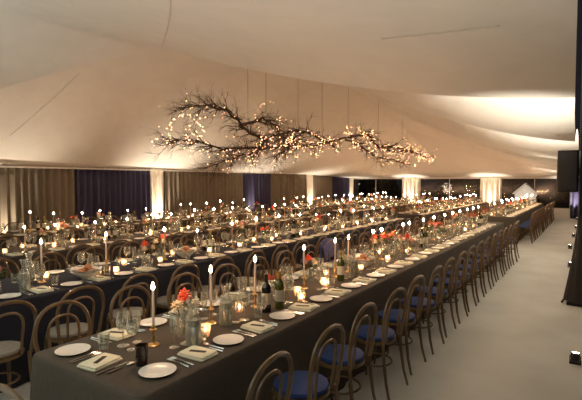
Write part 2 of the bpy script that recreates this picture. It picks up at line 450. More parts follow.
# ---------------------------------------------------------------- prototypes
def chair_proto(cush):
    r = .0135; P = []
    def arch(w, y0, z0, ytop, ztop, n=14, base=.85):
        L = []
        for i in range(n+1):
            t = i/n; a = PI*t
            x = -w*math.cos(a)
            L.append((x, t, a))
        pts = []
        zs = ztop-w*1.05     # spring of the arch
        m_ = 4
        for i in range(m_): f = i/m_; z = z0+(zs-z0)*f; yy = y0+(ytop-y0)*((z-z0)/(ztop-z0))**1.2; pts.append((-w*(base+(1-base)*f), yy, z))
        for i in range(n+1):
            a = PI*i/n; z = zs+w*1.05*abs(math.sin(a))**.82; yy = y0+(ytop-y0)*((z-z0)/(ztop-z0))**1.2; ca = math.cos(a); pts.append((-w*math.copysign(abs(ca)**.82, ca), yy, z))
        for i in range(m_-1, -1, -1): f = i/m_; z = z0+(zs-z0)*f; yy = y0+(ytop-y0)*((z-z0)/(ztop-z0))**1.2; pts.append((w*(base+(1-base)*f), yy, z))
        return pts
    P.append(('seat_frame', MB().lathe([(.15, .425), (.188, .425), (.193, .435), (.190, .452), (.15, .455)], 20).mesh('seat_frame', M['wood'])))
    P[-1] = P[-1]+([('cushion', MB().lathe([(.0, .45), (.172, .452), (.185, .468), (.180, .486), (.13, .496), (0, .499)], 20).mesh('cushion', M[cush]))],)
    P.append(('back_hoop', MB().tube(arch(.212, -.168, .44, -.225, .885), r*1.12, 7).mesh('back_hoop', M['wood'])))
    P.append(('inner_hoop', MB().tube(arch(.120, -.165, .44, -.205, .795, base=.9), r*.8, 6).mesh('inner_hoop', M['wood'])))
    for sx in (-1, 1):
        P.append(('leg', MB().tube([(sx*.168, -.168, .45), (sx*.172, -.178, .30), (sx*.180, -.20, .14), (sx*.19, -.235, 0)], [r*1.1, r*1.15, r, r*.85], 6).mesh('leg', M['wood'])))
        P.append(('leg', MB().tube([(sx*.135, .125, .44), (sx*.145, .14, .22), (sx*.158, .155, 0)], [r*1.3, r*1.1, r*.8], 6).mesh('leg', M['wood'])))
    P.append(('stretcher_ring', MB().tube([(.147*math.cos(a), .147*math.sin(a)-.01, .235) for a in [2*PI*i/18 for i in range(18)]], .009, 5, closed=True).mesh('stretcher_ring', M['wood'])))
    return P
CH_BLUE, CH_GREY = chair_proto('blue'), chair_proto('grey')
CHJ_BLUE, CHJ_GREY = join(CH_BLUE), join(CH_GREY)
def rounded(w, d, h, z, rot=0, seg=4, r=.012, sag=0):
    "soft-edged pad"
    mb = MB(); prof = [(0, -r), (r*.6, -r*.3), (r*.6, 0)]
    pts = []
    for cx, cy, a0 in ((w/2-r, d/2-r, 0), (-w/2+r, d/2-r, PI/2), (-w/2+r, -d/2+r, PI), (w/2-r, -d/2+r, 1.5*PI)):
        for i in range(seg): a = a0+PI/2*i/(seg-1); pts.append((cx+r*math.cos(a), cy+r*math.sin(a)))
    n = len(pts); v = []
    for k, (sc, zz) in enumerate(((.97, z), (1, z+h*.25), (1, z+h*.7), (.96, z+h))):
        for x, yv in pts:
            X, Y = x*sc, yv*sc; v.append((X*math.cos(rot)-Y*math.sin(rot), X*math.sin(rot)+Y*math.cos(rot), zz))
    f = [tuple(range(n))[::-1], tuple(3*n+i for i in range(n))]
    for k in range(3):
        for i in range(n): j = (i+1) % n; f.append((k*n+i, k*n+j, (k+1)*n+j, (k+1)*n+i))
    mb.add(v, f); return mb
nap = rounded(.150, .205, .012, 0, 0); q = rounded(.138, .19, .010, .012, .05); nap.add(q.v, q.f)
NAPKIN = [('folded_linen', nap.mesh('folded_linen', M['linen'])), ('dark_band', rounded(.028, .105, .002, .022, .35, 3, .004).mesh('dark_band', M['tag']))]
NAPKINJ = join(NAPKIN)
PLATE = MB().lathe([(0, .002), (.055, 0), (.062, .003), (.098, .013), (.100, .016), (.096, .0165), (.064, .008), (.058, .006), (0, .006)], 28).mesh('plate', M['china'])
def lath_flat(w, h): return None
def cutlery(kind):
    mb = MB(); L = .19
    mb.tube([(0, -.095, .004), (0, -.03, .005), (0, .02, .006)], [.0058, .0042, .003], 6)
    if kind == 'fork':
        mb.add([(-.003, .018, .006), (.003, .018, .006), (.011, .045, .007), (.011, .055, .008), (-.011, .055, .008), (-.011, .045, .007),
                (-.003, .018, .004), (.003, .018, .004), (.011, .045, .005), (.011, .055, .006), (-.011, .055, .006), (-.011, .045, .005)],
               [(0, 1, 2, 3, 4, 5), (11, 10, 9, 8, 7, 6), (0, 6, 7, 1), (1, 7, 8, 2), (2, 8, 9, 3), (3, 9, 10, 4), (4, 10, 11, 5), (5, 11, 6, 0)])
        for x in (-.009, -.003, .003, .009): mb.tube([(x, .053, .0068), (x, .075, .009), (x, .095, .006)], [.0021, .0019, .0012], 4)
    elif kind == 'knife':
        mb.add([(-.004, .01, .003), (.006, .01, .003), (.008, .07, .003), (.004, .10, .003), (-.004, .108, .003),
                (-.004, .01, .0065), (.005, .01, .0055), (.007, .07, .0055), (.003, .10, .0055), (-.004, .108, .0065)],
               [(4, 3, 2, 1, 0), (5, 6, 7, 8, 9), (0, 1, 6, 5), (1, 2, 7, 6), (2, 3, 8, 7), (3, 4, 9, 8), (4, 0, 5, 9)])
    else:
        mb.blob((0, .055, .009), (.016, .027, .006), 10, 6)
    return mb.mesh(kind, M['steel'])
FORK, KNIFE, SPOON = cutlery('fork'), cutlery('knife'), cutlery('spoon')
def gl(prof, seg=12, m='glass'): return MB().lathe_open(prof, seg).mesh('glass', M[m])
WINE = [('bowl', gl([(.004, .088), (.026, .098), (.037, .122), (.038, .150), (.031, .195), (.030, .195), (.036, .150), (.035, .124), (.024, .101), (.0, .094)])),
        ('stem', MB().lathe([(.004, .010), (.0035, .05), (.005, .089)], 6).mesh('stem', M['glass'])),
        ('foot', MB().lathe([(.034, 0), (.034, .002), (.010, .006), (.004, .012)], 14).mesh('foot', M['glass']))]
FLUTE = [('bowl', gl([(.004, .080), (.020, .10), (.026, .14), (.025, .205), (.024, .205), (.0245, .14), (.018, .103), (0, .085)])),
         ('stem', MB().lathe([(.004, .010), (.003, .05), (.005, .081)], 6).mesh('stem', M['glass'])),
         ('foot', MB().lathe([(.031, 0), (.031, .002), (.009, .006), (.004, .012)], 14).mesh('foot', M['glass']))]
TUMBLER = gl([(.0, .0), (.030, 0), (.037, .095), (.0355, .095), (.029, .008), (0, .008)], 14)
WINEJ, FLUTEJ = join(WINE), join(FLUTE)
SMOKE = MB().lathe([(.031, 0), (.034, .05), (.037, .115), (.035, .115), (.030, .012), (0, .012)], 16).mesh('tumbler', M['amber'])
CARAFE = [('body', gl([(0, 0), (.042, .0), (.050, .02), (.051, .12), (.044, .17), (.024, .215), (.022, .24), (.041, .295), (.0395, .295), (.020, .24), (.022, .212), (.042, .168), (.048, .118), (.047, .022), (0, .008)], 16, 'glass')),
          ('water', MB().lathe([(.046, .008), (.0475, .118), (.041, .165), (0, .165)], 16).mesh('water', M['water']))]
def bottle(gm, cap, wl=.0375):
    return [('bottle_glass', MB().lathe([(.036, 0), (.0375, .01), (.0375, .185), (.032, .21), (.0155, .235), (.0140, .285), (.0155, .29), (.0155, .30), (0, .30)], 16).mesh('bottle_glass', M[gm]), [('paper_label', MB().lathe_open([(.0383, .065), (.0383, .155)], 20).mesh('paper_label', M['label']))]),
            ('capsule', MB().lathe_open([(.0162, .245), (.0152, .285), (.0165, .292), (.0165, .302), (0, .303)], 12).mesh('capsule', M[cap]))]
B_RED, B_GREEN = bottle('bottle_red', 'bottle_red'), bottle('bottle_green', 'foil')
CANDLE = [('holder', MB().lathe([(.036, 0), (.038, .005), (.030, .011), (.010, .016), (.007, .03), (.013, .045), (.008, .06), (.008, .085), (.014, .095), (.024, .099), (.024, .103), (.013, .107), (.0135, .125), (.0, .125)], 14).mesh('holder', M['brass'])),
          ('taper', MB().lathe([(.0092, .118), (.0078, .345), (.006, .352), (0, .350)], 10).mesh('taper', M['wax_near']), [('flame', MB().lathe([(0, .352), (.009, .358), (.0125, .368), (.010, .384), (.004, .400), (0, .408)], 8).mesh('flame', M['flame_near']))])]
CANDLEJ = join(CANDLE)
# far candles: fewer facets, flames fatter and brighter to imitate their glow
CANDLEF = [('h', MB().lathe([(.036, 0), (.036, .006), (.008, .02), (.008, .085), (.022, .1), (.013, .125)], 7).mesh('h', M['brass'])),
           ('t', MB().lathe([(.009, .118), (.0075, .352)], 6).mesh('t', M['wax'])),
           ('f', MB().lathe([(0, .354), (.012, .360), (.0165, .374), (.012, .390), (0, .402)], 6).mesh('f', M['flame']))]
CANDLEFJ = join(CANDLEF)
VOTIVE = [('cup', gl([(0, 0), (.027, 0), (.034, .03), (.036, .075), (.0345, .075), (.032, .03), (.025, .006), (0, .006)], 14, 'votive')),
          ('tealight', MB().lathe([(.019, .007), (.019, .025), (0, .024)], 10).mesh('tealight', M['wax']), [('flame', MB().lathe([(0, .024), (.012, .034), (.015, .044), (.007, .060), (0, .070)], 8).mesh('flame', M['votive_glow']))])]
VOTIVEJ = join(VOTIVE)
def flower(mb, c, r, mi, rnd, n=26):
    c = Vector(c); mb.blob(tuple(c), r*.55, 8, 5, mi)
    for i in range(n):
        z = 1-2*(i+.5)/n*.75; a = i*2.4; s = math.sqrt(max(0, 1-z*z)); d = Vector((s*math.cos(a), s*math.sin(a), z))
        t = d.cross(Vector((0, 0, 1)));
        if t.length < .01: t = Vector((1, 0, 0))
        t.normalize(); b = d.cross(t); k = r*rnd.uniform(.85, 1.1); wd = r*.26
        p = [c+d*k*.35-t*wd*.6, c+d*k*.75-t*wd+b*k*.1, c+d*k+b*k*.22, c+d*k*.75+t*wd+b*k*.1, c+d*k*.35+t*wd*.6, c+d*k*.7+b*k*.02]
        mb.add(p, [(0, 1, 5), (1, 2, 5), (2, 3, 5), (3, 4, 5)], mi)
def bouquet(seed, cols):
    rnd = random.Random(seed); P = []
    P.append(('glass_jar', gl([(0, 0), (.032, 0), (.038, .03), (.034, .10), (.038, .115), (.0365, .115), (.032, .10), (.036, .03), (0, .006)], 14)))
    st = MB(); heads = []
    for i, (c, r) in enumerate(cols):
        a = i*2.1+rnd.random(); rr = .02+.045*rnd.random() if i else .02; z = .17+.03*rnd.random()+(.02 if i == 0 else 0)
        h = (rr*1.2*math.cos(a), rr*1.2*math.sin(a), z); st.tube([(.012*math.cos(a+3), .012*math.sin(a+3), .012), (rr*.5*math.cos(a), rr*.5*math.sin(a), .10), h], .002, 4)
        f = MB(); flower(f, h, r, 0, rnd); heads.append(('flower_head', f.mesh('flower_head', M[c])))
    P.append(('stems', st.mesh('stems', M['leaf']), heads))
    lf = MB()
    for i in range(16):
        a = rnd.uniform(0, 6.28); z = rnd.uniform(.10, .19); r0 = .025; r1 = rnd.uniform(.05, .085)
        d = Vector((math.cos(a), math.sin(a), 0)); t = Vector((-d.y, d.x, 0))*.011
        lf.add([d*r0+Vector((0, 0, z)), d*(r0+r1)/2+t+Vector((0, 0, z+.02)), d*r1+Vector((0, 0, z+.015)), d*(r0+r1)/2-t+Vector((0, 0, z+.012))], [(0, 1, 2, 3)])
    P.append(('leaves', lf.mesh('leaves', M['leaf'])))
    return P
BQ = [bouquet(1, [('orange', .042), ('cream', .036), ('cream', .03), ('pink', .026)]),
      bouquet(2, [('pink', .034), ('cream', .03), ('rust', .03), ('cream', .024)]),
      bouquet(3, [('rust', .038), ('orange', .034), ('pink', .026), ('cream', .026), ('rust', .03)])]
BQJ = [join(b) for b in BQ]
BQL = ['orange and cream flowers in jar', 'pink and cream flowers in jar', 'rust and orange flowers in jar']
def bowl():
    bw = MB().lathe([(.05, 0), (.055, .01), (.10, .035), (.145, .075), (.15, .082), (.143, .082), (.098, .042), (.05, .02), (0, .018)], 24).mesh('bowl', M['china'])
    P = [('bowl', bw)]; rnd = random.Random(3)
    cl = MB()
    def fn(u, v):
        a = u*2*PI; r = .04+v*.115; return (r*math.cos(a), r*math.sin(a), .035+v*.075+.012*math.sin(a*5+v*2)*v)
    cl.grid(fn, 30, 5); P.append(('linen_liner', cl.mesh('linen_liner', M['china'])))
    for i, (x, yv, a) in enumerate([(-.05, .02, .3), (.05, .03, 1.2), (0, -.055, 2.2), (.0, .02, .8)]):
        f = MB(); f.blob((x, yv, .085+(.035 if i == 3 else 0)), (.055, .038, .032), 10, 6, 0, .05, rnd); P.append(('bread_roll', f.mesh('bread_roll', M['bread'])))
    return P
BOWL = bowl(); BOWLJ = join(BOWL)

# ---------------------------------------------------------------- tables
TOP = .76
def cloth_mesh(x0, x1, y0, y1, seed):
    rnd = random.Random(seed); mb = MB(); per = []
    R = .05; step = .06
    def seg(a, b, n): return [(a[0]+(b[0]-a[0])*i/n, a[1]+(b[1]-a[1])*i/n) for i in range(n)]
    def corner(cx, cy, a0, n=5): return [(cx+R*math.cos(a0+PI/2*i/n), cy+R*math.sin(a0+PI/2*i/n)) for i in range(n)]
    per += seg((x0+R, y0), (x1-R, y0), max(4, int((x1-x0)/step))); per += corner(x1-R, y0+R, -PI/2)
    per += seg((x1, y0+R), (x1, y1-R), int((y1-y0)/step)); per += corner(x1-R, y1-R, 0)
    per += seg((x1-R, y1), (x0+R, y1), max(4, int((x1-x0)/step))); per += corner(x0+R, y1-R, PI/2)
    per += seg((x0, y1-R), (x0, y0+R), int((y1-y0)/step)); per += corner(x0+R, y0+R, PI)
    n = len(per); cx, cy = (x0+x1)/2, (y0+y1)/2
    lev = [(0, 0), (.008, -.006), (.014, -.03), (.018, -.15), (.022, -.35), (.026, -.55), (.03, -.75)]
    s = 0; ss = []
    for i in range(n):
        ss.append(s); a, b = per[i], per[(i+1) % n]; s += math.hypot(b[0]-a[0], b[1]-a[1])
    nr = []
    for i in range(n):
        a, b = per[i-1], per[(i+1) % n]; dx, dy = b[0]-a[0], b[1]-a[1]; L = math.hypot(dx, dy) or 1; nr.append((dy/L, -dx/L))
    for k, (off, dz) in enumerate(lev):
        for i, (x, yv) in enumerate(per):
            e = [abs(x-x0)+abs(yv-y0), abs(x-x1)+abs(yv-y0), abs(x-x1)+abs(yv-y1), abs(x-x0)+abs(yv-y1)]
            cf = max(0, 1-min(e)/.3)      # extra folds at the corners
            fold = (-dz)*(.018*(math.sin(ss[i]*13+seed)+.6*math.sin(ss[i]*31+seed*2))+cf*.05*(1+math.sin(ss[i]*40)))
            o_ = off+fold*(1 if k > 1 else 0)
            mb.v.append((x+nr[i][0]*o_, yv+nr[i][1]*o_, TOP+dz))
    for k in range(len(lev)-1):
        for i in range(n): j = (i+1) % n; mb.f.append((k*n+i, (k+1)*n+i, (k+1)*n+j, k*n+j)); mb.mi.append(0)
    mb.f.append(tuple(range(n))); mb.mi.append(0)
    return mb
TX = [(-2.78, -1.78), (-5.17, -4.15), (-7.57, -6.55), (-9.97, -8.95)]
YA, YB = (1.36, 12.35), (13.6, 24.0)
TN = [['front aisle table', 'back aisle table'], ['front second table', 'back second table'], ['front third table', 'back third table'], ['front curtain-side table', 'back curtain-side table']]
TD = [['long brown-grey tablecloth on the nearest table, front part of the aisle row', 'long brown tablecloth on the back table of the aisle row'],
      ['long navy tablecloth on the front table of the second row from the aisle', 'long dark tablecloth on the back table of the second row'],
      ['long dark brown tablecloth on the front table of the third row', 'long dark brown tablecloth on the back table of the third row'],
      ['long dark brown tablecloth on the front table nearest the curtains', 'long dark brown tablecloth on the back table nearest the curtains']]
for ti, (x0, x1) in enumerate(TX):
    for si, (y0, y1) in enumerate((YA, YB)):
        if ti == 0 and si == 1: y0 = 14.2
        m_ = M['cloth1'] if ti == 0 else (M['cloth2'] if ti == 1 and si == 0 else M['cloth3'])
        o = obj('tablecloth', cloth_mesh(x0, x1, y0, y1, ti*2+si+1), m_)
        tag(o, TD[ti][si], 'tablecloth', 'tablecloths on the long banquet tables')
        t = thing('banquet_table', 'long banquet table under dark cloth, the '+TN[ti][si], 'table', ((x0+x1)/2, (y0+y1)/2, 0), 0, 'long banquet tables')
        L = y1-y0
        obj('tabletop', MB().box((0, 0, TOP-.025), (x1-x0-.06, L-.06, .035)), M['plum'], t, False)
        for sx in (-1, 1):
            for sy in (-.46, -.15, .15, .46): obj('leg', MB().box((sx*.36, sy*L, (TOP-.04)/2), (.05, .05, TOP-.045)), M['plum'], t, False)
ZT = TOP+.001
G = dict(chair='bentwood chairs along the banquet tables', plate='white side plates', nap='folded cream napkins', fork='forks beside the napkins',
         knife='knives beside the napkins', spoon='dessert spoons', wine='stemmed wine glasses', flute='champagne flutes', tum='water tumblers')
cnt = {}
def nth(key): cnt[key] = cnt.get(key, 0)+1; return ordw(cnt[key])
rnd = random.Random(11)
# chair origin offsets: (aisle-side x, curtain-side x)
CHX = [(-1.575, -3.06), (-3.86, -5.47), (-6.24, -7.87), (-8.64, -10.27)]
for ti, (x0, x1) in enumerate(TX):
    for si in (0, 1):
        tn = TN[ti][si]
        for side in (0, 1):          # 0 aisle side, 1 curtain side
            sd = 'aisle side' if side == 0 else 'curtain side'
            rz = PI/2 if side == 0 else -PI/2
            for k in range(-1 if (ti, side, si) == (1, 0, 0) else 0, (17 if (ti, side) == (0, 0) else 18) if si == 0 else 17):
                y = ((1.88 if side == 0 else 1.84)+.6*k) if si == 0 else 14.05+.6*k
                if ti == 0 and side == 0 and si == 0 and k == 0: y = 1.90
                if ti == 1 and side == 0 and si == 0: y += .33
                if ti == 0 and si == 1: y += .6
                if y > (12.2, 23.8)[si]: continue
                cx = CHX[ti][side]; jx, jy, jr = rnd.uniform(-.015, .03), rnd.uniform(-.02, .02), rnd.uniform(-.06, .06)
                if side == 0: jx = abs(jx)
                else: jx = -abs(jx)
                lab = lambda what, key: '%s, %s along the %s of the %s' % (what, nth((key, tn, side)), sd, tn)
                far = proj(cx, y, .6)[2] > 8.5
                blue = (ti == 0 and side == 0)
                if seen(cx, y, .85, 20):
                    pr = (CHJ_BLUE if blue else CHJ_GREY) if far else (CH_BLUE if blue else CH_GREY)
                    if blue and si == 0: jy = jy*.4-.04
                    place('bentwood_chair', pr, lab('bentwood chair with %s cushion' % ('blue' if blue else 'grey'), 'ch'), 'chair', G['chair'], (cx+jx, y+jy, 0), rz+jr)
                sg = -1 if side == 0 else 1
                nx = (x1-.15) if side == 0 else (x0+.15)
                def at(lx, ly):      # local (right, forward) -> world
                    c, s = math.cos(rz), math.sin(rz); return (nx+lx*c-ly*s, y+lx*s+ly*c)
                if not seen(nx, y, TOP+.1, 6) or (y > (12.2, 23.8)[si]): continue
                d = proj(nx, y, TOP)[2]
                ty0, ty1 = (YA if si == 0 else YB)
                p = at(-.30, .0)
                if ty0+.12 < p[1] < ty1-.1:
                    place('side_plate', PLATE, lab('white side plate', 'pl'), 'plate', G['plate'], (p[0]+rnd.uniform(-.008, .008), p[1]+rnd.uniform(-.012, .012), ZT))
                p = at(0, 0); place('napkin', NAPKIN if d < 6 else NAPKINJ, lab('folded cream napkin with dark band', 'np'), 'napkin', G['nap'], (p[0], p[1], ZT), rz+rnd.uniform(-.12, .12))
                if ti < 2 and si == 0:
                    for q, lx in (('outer', -.155), ('inner', -.125)):
                        p = at(lx, .0); place('fork', FORK, lab('%s silver fork' % q, 'fk'+q), 'fork', G['fork'], (p[0], p[1], ZT), rz+rnd.uniform(-.08, .08))
                    p = at(.115, 0); place('knife', KNIFE, lab('silver table knife', 'kn'), 'knife', G['knife'], (p[0], p[1], ZT), rz+rnd.uniform(-.08, .08))
                    if ti == 0: p = at(.145, .02); place('spoon', SPOON, lab('silver spoon', 'sp'), 'spoon', G['spoon'], (p[0], p[1], ZT), rz+rnd.uniform(-.08, .08))
                near = d < 5
                j = lambda: rnd.uniform(-.012, .012)
                p = at(.10, .19); place('wine_glass', WINE if near else WINEJ, lab('stemmed wine glass', 'wg'), 'glass', G['wine'], (p[0]+j(), p[1]+j(), ZT), sc=1.12)
                p = at(.19, .15); place('water_tumbler', TUMBLER, lab('clear water tumbler', 'tb'), 'glass', G['tum'], (p[0]+j(), p[1]+j(), ZT))
                p = at(.015, .215); place('champagne_flute', FLUTE if near else FLUTEJ, lab('slim stemmed flute', 'fl'), 'glass', G['flute'], (p[0]+j(), p[1]+j(), ZT))
# head-of-table setting
hx, hy = -2.30, 1.50
place('side_plate', PLATE, 'white side plate at the near left corner of the front aisle table', 'plate', G['plate'], (-2.60, 1.515, ZT))
place('napkin', NAPKIN, 'folded cream napkin on the near end of the front aisle table', 'napkin', G['nap'], (hx, hy, ZT), .1)
place('fork', FORK, 'silver fork right of the plate at near table corner', 'fork', G['fork'], (-2.46, 1.50, ZT), .05)
place('fork', FORK, 'silver fork left of the napkin at the near table end', 'fork', G['fork'], (-2.43, 1.50, ZT), -.03)
place('knife', KNIFE, 'silver knife right of the napkin at the near table end', 'knife', G['knife'], (-2.175, 1.49, ZT), .03)
place('spoon', SPOON, 'silver spoon beyond the knife at the near table end', 'spoon', G['spoon'], (-2.14, 1.53, ZT), .03)
place('bentwood_chair', CH_GREY, 'bentwood chair at the near head of the front aisle table', 'chair', G['chair'], (-2.12, 1.15, 0), 0)
# centre pieces
TF = {(0, 0): [1.86, 2.38, 2.9, 3.66, 4.3, 4.62, 5.32, 5.6, 6.43, 6.7, 7.4, 8.0, 8.7, 9.3, 9.9, 10.6, 11.2, 11.8],
      (1, 0): [2.40, 3.14, 4.0, 4.6, 5.35, 5.96, 6.63, 7.33, 7.95, 8.5, 9.06, 9.7, 10.3, 10.9, 11.5]}
def clear(x, y, used, r):
    for a, b, c in used:
        if (a-x)**2+(b-y)**2 < (c+r)**2: return False
    used.append((x, y, r)); return True
for ti, (x0, x1) in enumerate(TX):
    for si in (0, 1):
        tn = TN[ti][si]; xm = (x0+x1)/2; y0, y1 = (YA, YB)[si]; used = []
        def put(name, near_p, far_p, what, cat, grp, x, yv, r, rz=0, key=None, lift=0, sc=None):
            if not seen(x, yv, TOP+.15, 5) or not (y0+.08 < yv < y1-.08): return None
            if not clear(x, yv, used, r): return None
            d = proj(x, yv, TOP)[2]
            return place(name, near_p if d < 5.5 else far_p, '%s, %s along the %s from its near end' % (what, nth((key or name, tn)), tn), cat, grp, (x, yv, ZT+lift), rz, sc)
        if (ti, si) == (0, 1): y0 = 14.2
        ys = TF.get((ti, si)) or [y0+.3+.58*i+rnd.uniform(-.1, .1) for i in range(18)]
        for i, yv in enumerate(ys):
            x = xm+(0.0 if (ti, si) in TF else rnd.uniform(-.08, .08))
            sc = (1 if i == 0 else 1.06) if (ti, si) == (0, 0) else rnd.uniform(.85, 1.12)
            if ti == 1 and si == 0 and i < 2: sc = 1.12
            o = put('candlestick', CANDLE, CANDLEFJ, 'lit taper candle', 'candle', 'lit taper candles in brass holders', x, yv, .04, sc=sc)
            if o and (ti < 2 or i % 2 == 0): point((x, yv, ZT+.47*sc), CANDLE_W*(1 if ti < 2 else 2)*(1 if si == 0 else 1.3), (1, .58, .34), .03)
        # fixed near pieces on the front aisle table
        if (ti, si) == (0, 0):
            put('flower_jar', BQ[0], BQJ[0], BQL[0], 'flowers', 'jars of flowers', -2.24, 2.08, .05, 2.2, 'bq0', sc=1.25)
            put('water_carafe', CARAFE, CARAFE, 'clear water carafe', 'carafe', 'glass water carafes', -2.07, 2.0, .055)
            put('water_carafe', CARAFE, CARAFE, 'clear water carafe', 'carafe', 'glass water carafes', -2.17, 2.42, .055)
            put('smoked_tumbler', SMOKE, SMOKE, 'dark smoked glass tumbler', 'glass', 'dark smoked tumblers', -2.09, 1.62, .04)
            put('wine_bottle', B_RED, B_RED, 'dark wine bottle', 'bottle', 'dark wine bottles', -2.12, 2.84, .04, key='br')
            put('wine_bottle', B_GREEN, B_GREEN, 'green wine bottle with gold neck', 'bottle', 'green wine bottles', -2.09, 2.98, .04, key='bg')
            for vx, vy in ((-2.13, 2.17), (-2.30, 2.72), (-2.05, 3.25), (-2.2, 3.42), (-2.2, 3.9)):
                put('votive_candle', VOTIVE, VOTIVEJ, 'glowing votive candle', 'candle', 'small votive candles', vx, vy, .04)
            put('flower_jar', BQ[2], BQJ[2], BQL[2], 'flowers', 'jars of flowers', -2.28, 3.2, .05, 1, 'bq2')
            put('wine_bottle', B_GREEN, B_GREEN, 'green wine bottle with gold neck', 'bottle', 'green wine bottles', -2.15, 4.18, .04, key='bg')
            put('bread_bowl', BOWL, BOWLJ, 'white bowl of bread', 'bowl', 'white bowls of bread', -2.27, 5.0, .15)
            put('bread_bowl', BOWL, BOWLJ, 'white bowl of bread', 'bowl', 'white bowls of bread', -2.4, 7.0, .15)
            put('flower_jar', BQ[2], BQJ[2], BQL[2], 'flowers', 'jars of flowers', -2.2, 5.75, .05, 1, 'bq2', sc=1.6)
            for gx, gy in ((-2.33, 1.74), (-2.38, 2.22), (-2.0, 2.62), (-2.42, 2.55), (-2.3, 3.02)):
                put('wine_glass', WINE, WINEJ, 'wine glass standing mid-table', 'glass', 'stemmed wine glasses', gx, gy, .03, key='mg')
            ymin = 3.5
        else: ymin = y0
        if (ti, si) == (1, 0):
            put('bread_bowl', BOWL, BOWLJ, 'white bowl of bread', 'bowl', 'white bowls of bread', -4.45, 2.76, .15)
            put('bread_bowl', BOWL, BOWLJ, 'white bowl of bread', 'bowl', 'white bowls of bread', -4.6, 4.3, .15)
            put('water_carafe', CARAFE, CARAFE, 'clear water carafe', 'carafe', 'glass water carafes', -4.45, 2.13, .055)
            put('votive_candle', VOTIVE, VOTIVEJ, 'glowing votive candle', 'candle', 'small votive candles', -4.42, 3.1, .04)
        i = 0; yv = y0+.35
        while yv < y1-.3:
            if yv > ymin:
                side = 1 if i % 2 else -1
                put('votive_candle', VOTIVE, VOTIVEJ, 'glowing votive candle', 'candle', 'small votive candles', xm+side*rnd.uniform(.08, .17), yv+rnd.uniform(-.1, .1), .04)
                kd = i % 5; x = xm-side*rnd.uniform(.08, .15); ya = yv+.22
                if kd == 0: b_ = rnd.randrange(3); put('flower_jar', BQ[b_], BQJ[b_], BQL[b_], 'flowers', 'jars of flowers', x, ya, .05, rnd.uniform(0, 6), 'bq%d' % b_, sc=rnd.uniform(1, 1.5))
                elif kd == 1: put('water_carafe', CARAFE, CARAFE, 'clear water carafe', 'carafe', 'glass water carafes', x, ya, .055)
                elif kd == 2:
                    put('wine_bottle', B_RED, B_RED, 'dark wine bottle', 'bottle', 'dark wine bottles', x, ya, .04, rnd.uniform(0, 6), 'br')
                    put('wine_bottle', B_GREEN, B_GREEN, 'green wine bottle with gold neck', 'bottle', 'green wine bottles', x+.02, ya+.12, .04, rnd.uniform(0, 6), 'bg')
                elif kd == 3: put('bread_bowl', BOWL, BOWLJ, 'white bowl of bread', 'bowl', 'white bowls of bread', xm+rnd.uniform(-.05, .05), ya+.05, .15)
                else: b_ = rnd.randrange(3); put('flower_jar', BQ[b_], BQJ[b_], BQL[b_], 'flowers', 'jars of flowers', x, ya, .05, rnd.uniform(0, 6), 'bq%d' % b_, sc=rnd.uniform(1, 1.6))
            i += 1; yv += .42
# navy jacket hung over a chair back between the first two rows
jk = MB()
def jf(u, v):
    a = (u-.5)*2; wd = .25*(1-.12*v); z = .40+v*.52-.10*abs(a)**2.5*v
    return (wd*a, -.265-.03*math.cos(a*1.5)+.012*math.sin(a*14)*(1-v), z)
jk.grid(jf, 24, 8)
def jf2(u, v):
    a = (u-.5)*2; wd = .22; z = .925-.10*abs(a)**2.5-v*.28
    return (wd*a, -.235+.045*math.sin(min(1, v*3)*PI/2)-.0, z)
jk.grid(jf2, 24, 5)
o = obj('jacket', jk, M['jacket']); o.location = (-3.07, 6.04, 0); o.rotation_euler = (0, 0, -PI/2)
md = o.modifiers.new('cloth', 'SOLIDIFY'); md.thickness = .012
tag(o, 'navy jacket hung over a chair back on the curtain side of the front aisle table', 'jacket')

# ---------------------------------------------------------------- hanging branches with fairy lights
def inv_x(px, py, x):
    c, s, cp, sp = math.cos(YAW), math.sin(YAW), math.cos(PITCH), math.sin(PITCH)
    fw = Vector((-s*cp, c*cp, -sp)); r = Vector((c, s, 0)); u = r.cross(fw)
    d = fw+r*(px-291)/FPX-u*(py-200)/FPX; return CAM+d*(x/d.x)
XB = -5.5
BR = [  # main limbs: picture-measured points laid in the hanging line above the rows
    ([(268, 142), (246, 130), (228, 112), (208, 106), (185, 108)], .036, -.1, 'left'),
    ([(262, 146), (240, 150), (216, 148), (190, 140), (172, 142)], .024, .15, 'left'),
    ([(240, 126), (262, 118), (275, 124), (282, 140), (300, 142)], .030, -.15, 'left'),
    ([(300, 134), (285, 146), (262, 150), (235, 158), (212, 166)], .020, .0, 'left'),
    ([(335, 146), (312, 134), (292, 130), (270, 138), (258, 150)], .034, .1, 'middle'),
    ([(352, 137), (330, 142), (310, 146), (292, 148), (276, 156)], .028, -.1, 'middle'),
    ([(350, 136), (366, 134), (378, 146), (392, 152), (412, 152)], .042, .05, 'right'),
    ([(346, 140), (362, 146), (376, 158), (392, 160), (405, 164)], .03, -.15, 'right'),
    ([(378, 148), (392, 146), (406, 150), (418, 154), (430, 158)], .03, .1, 'right'),
]
rnd = random.Random(21)
groups = {}
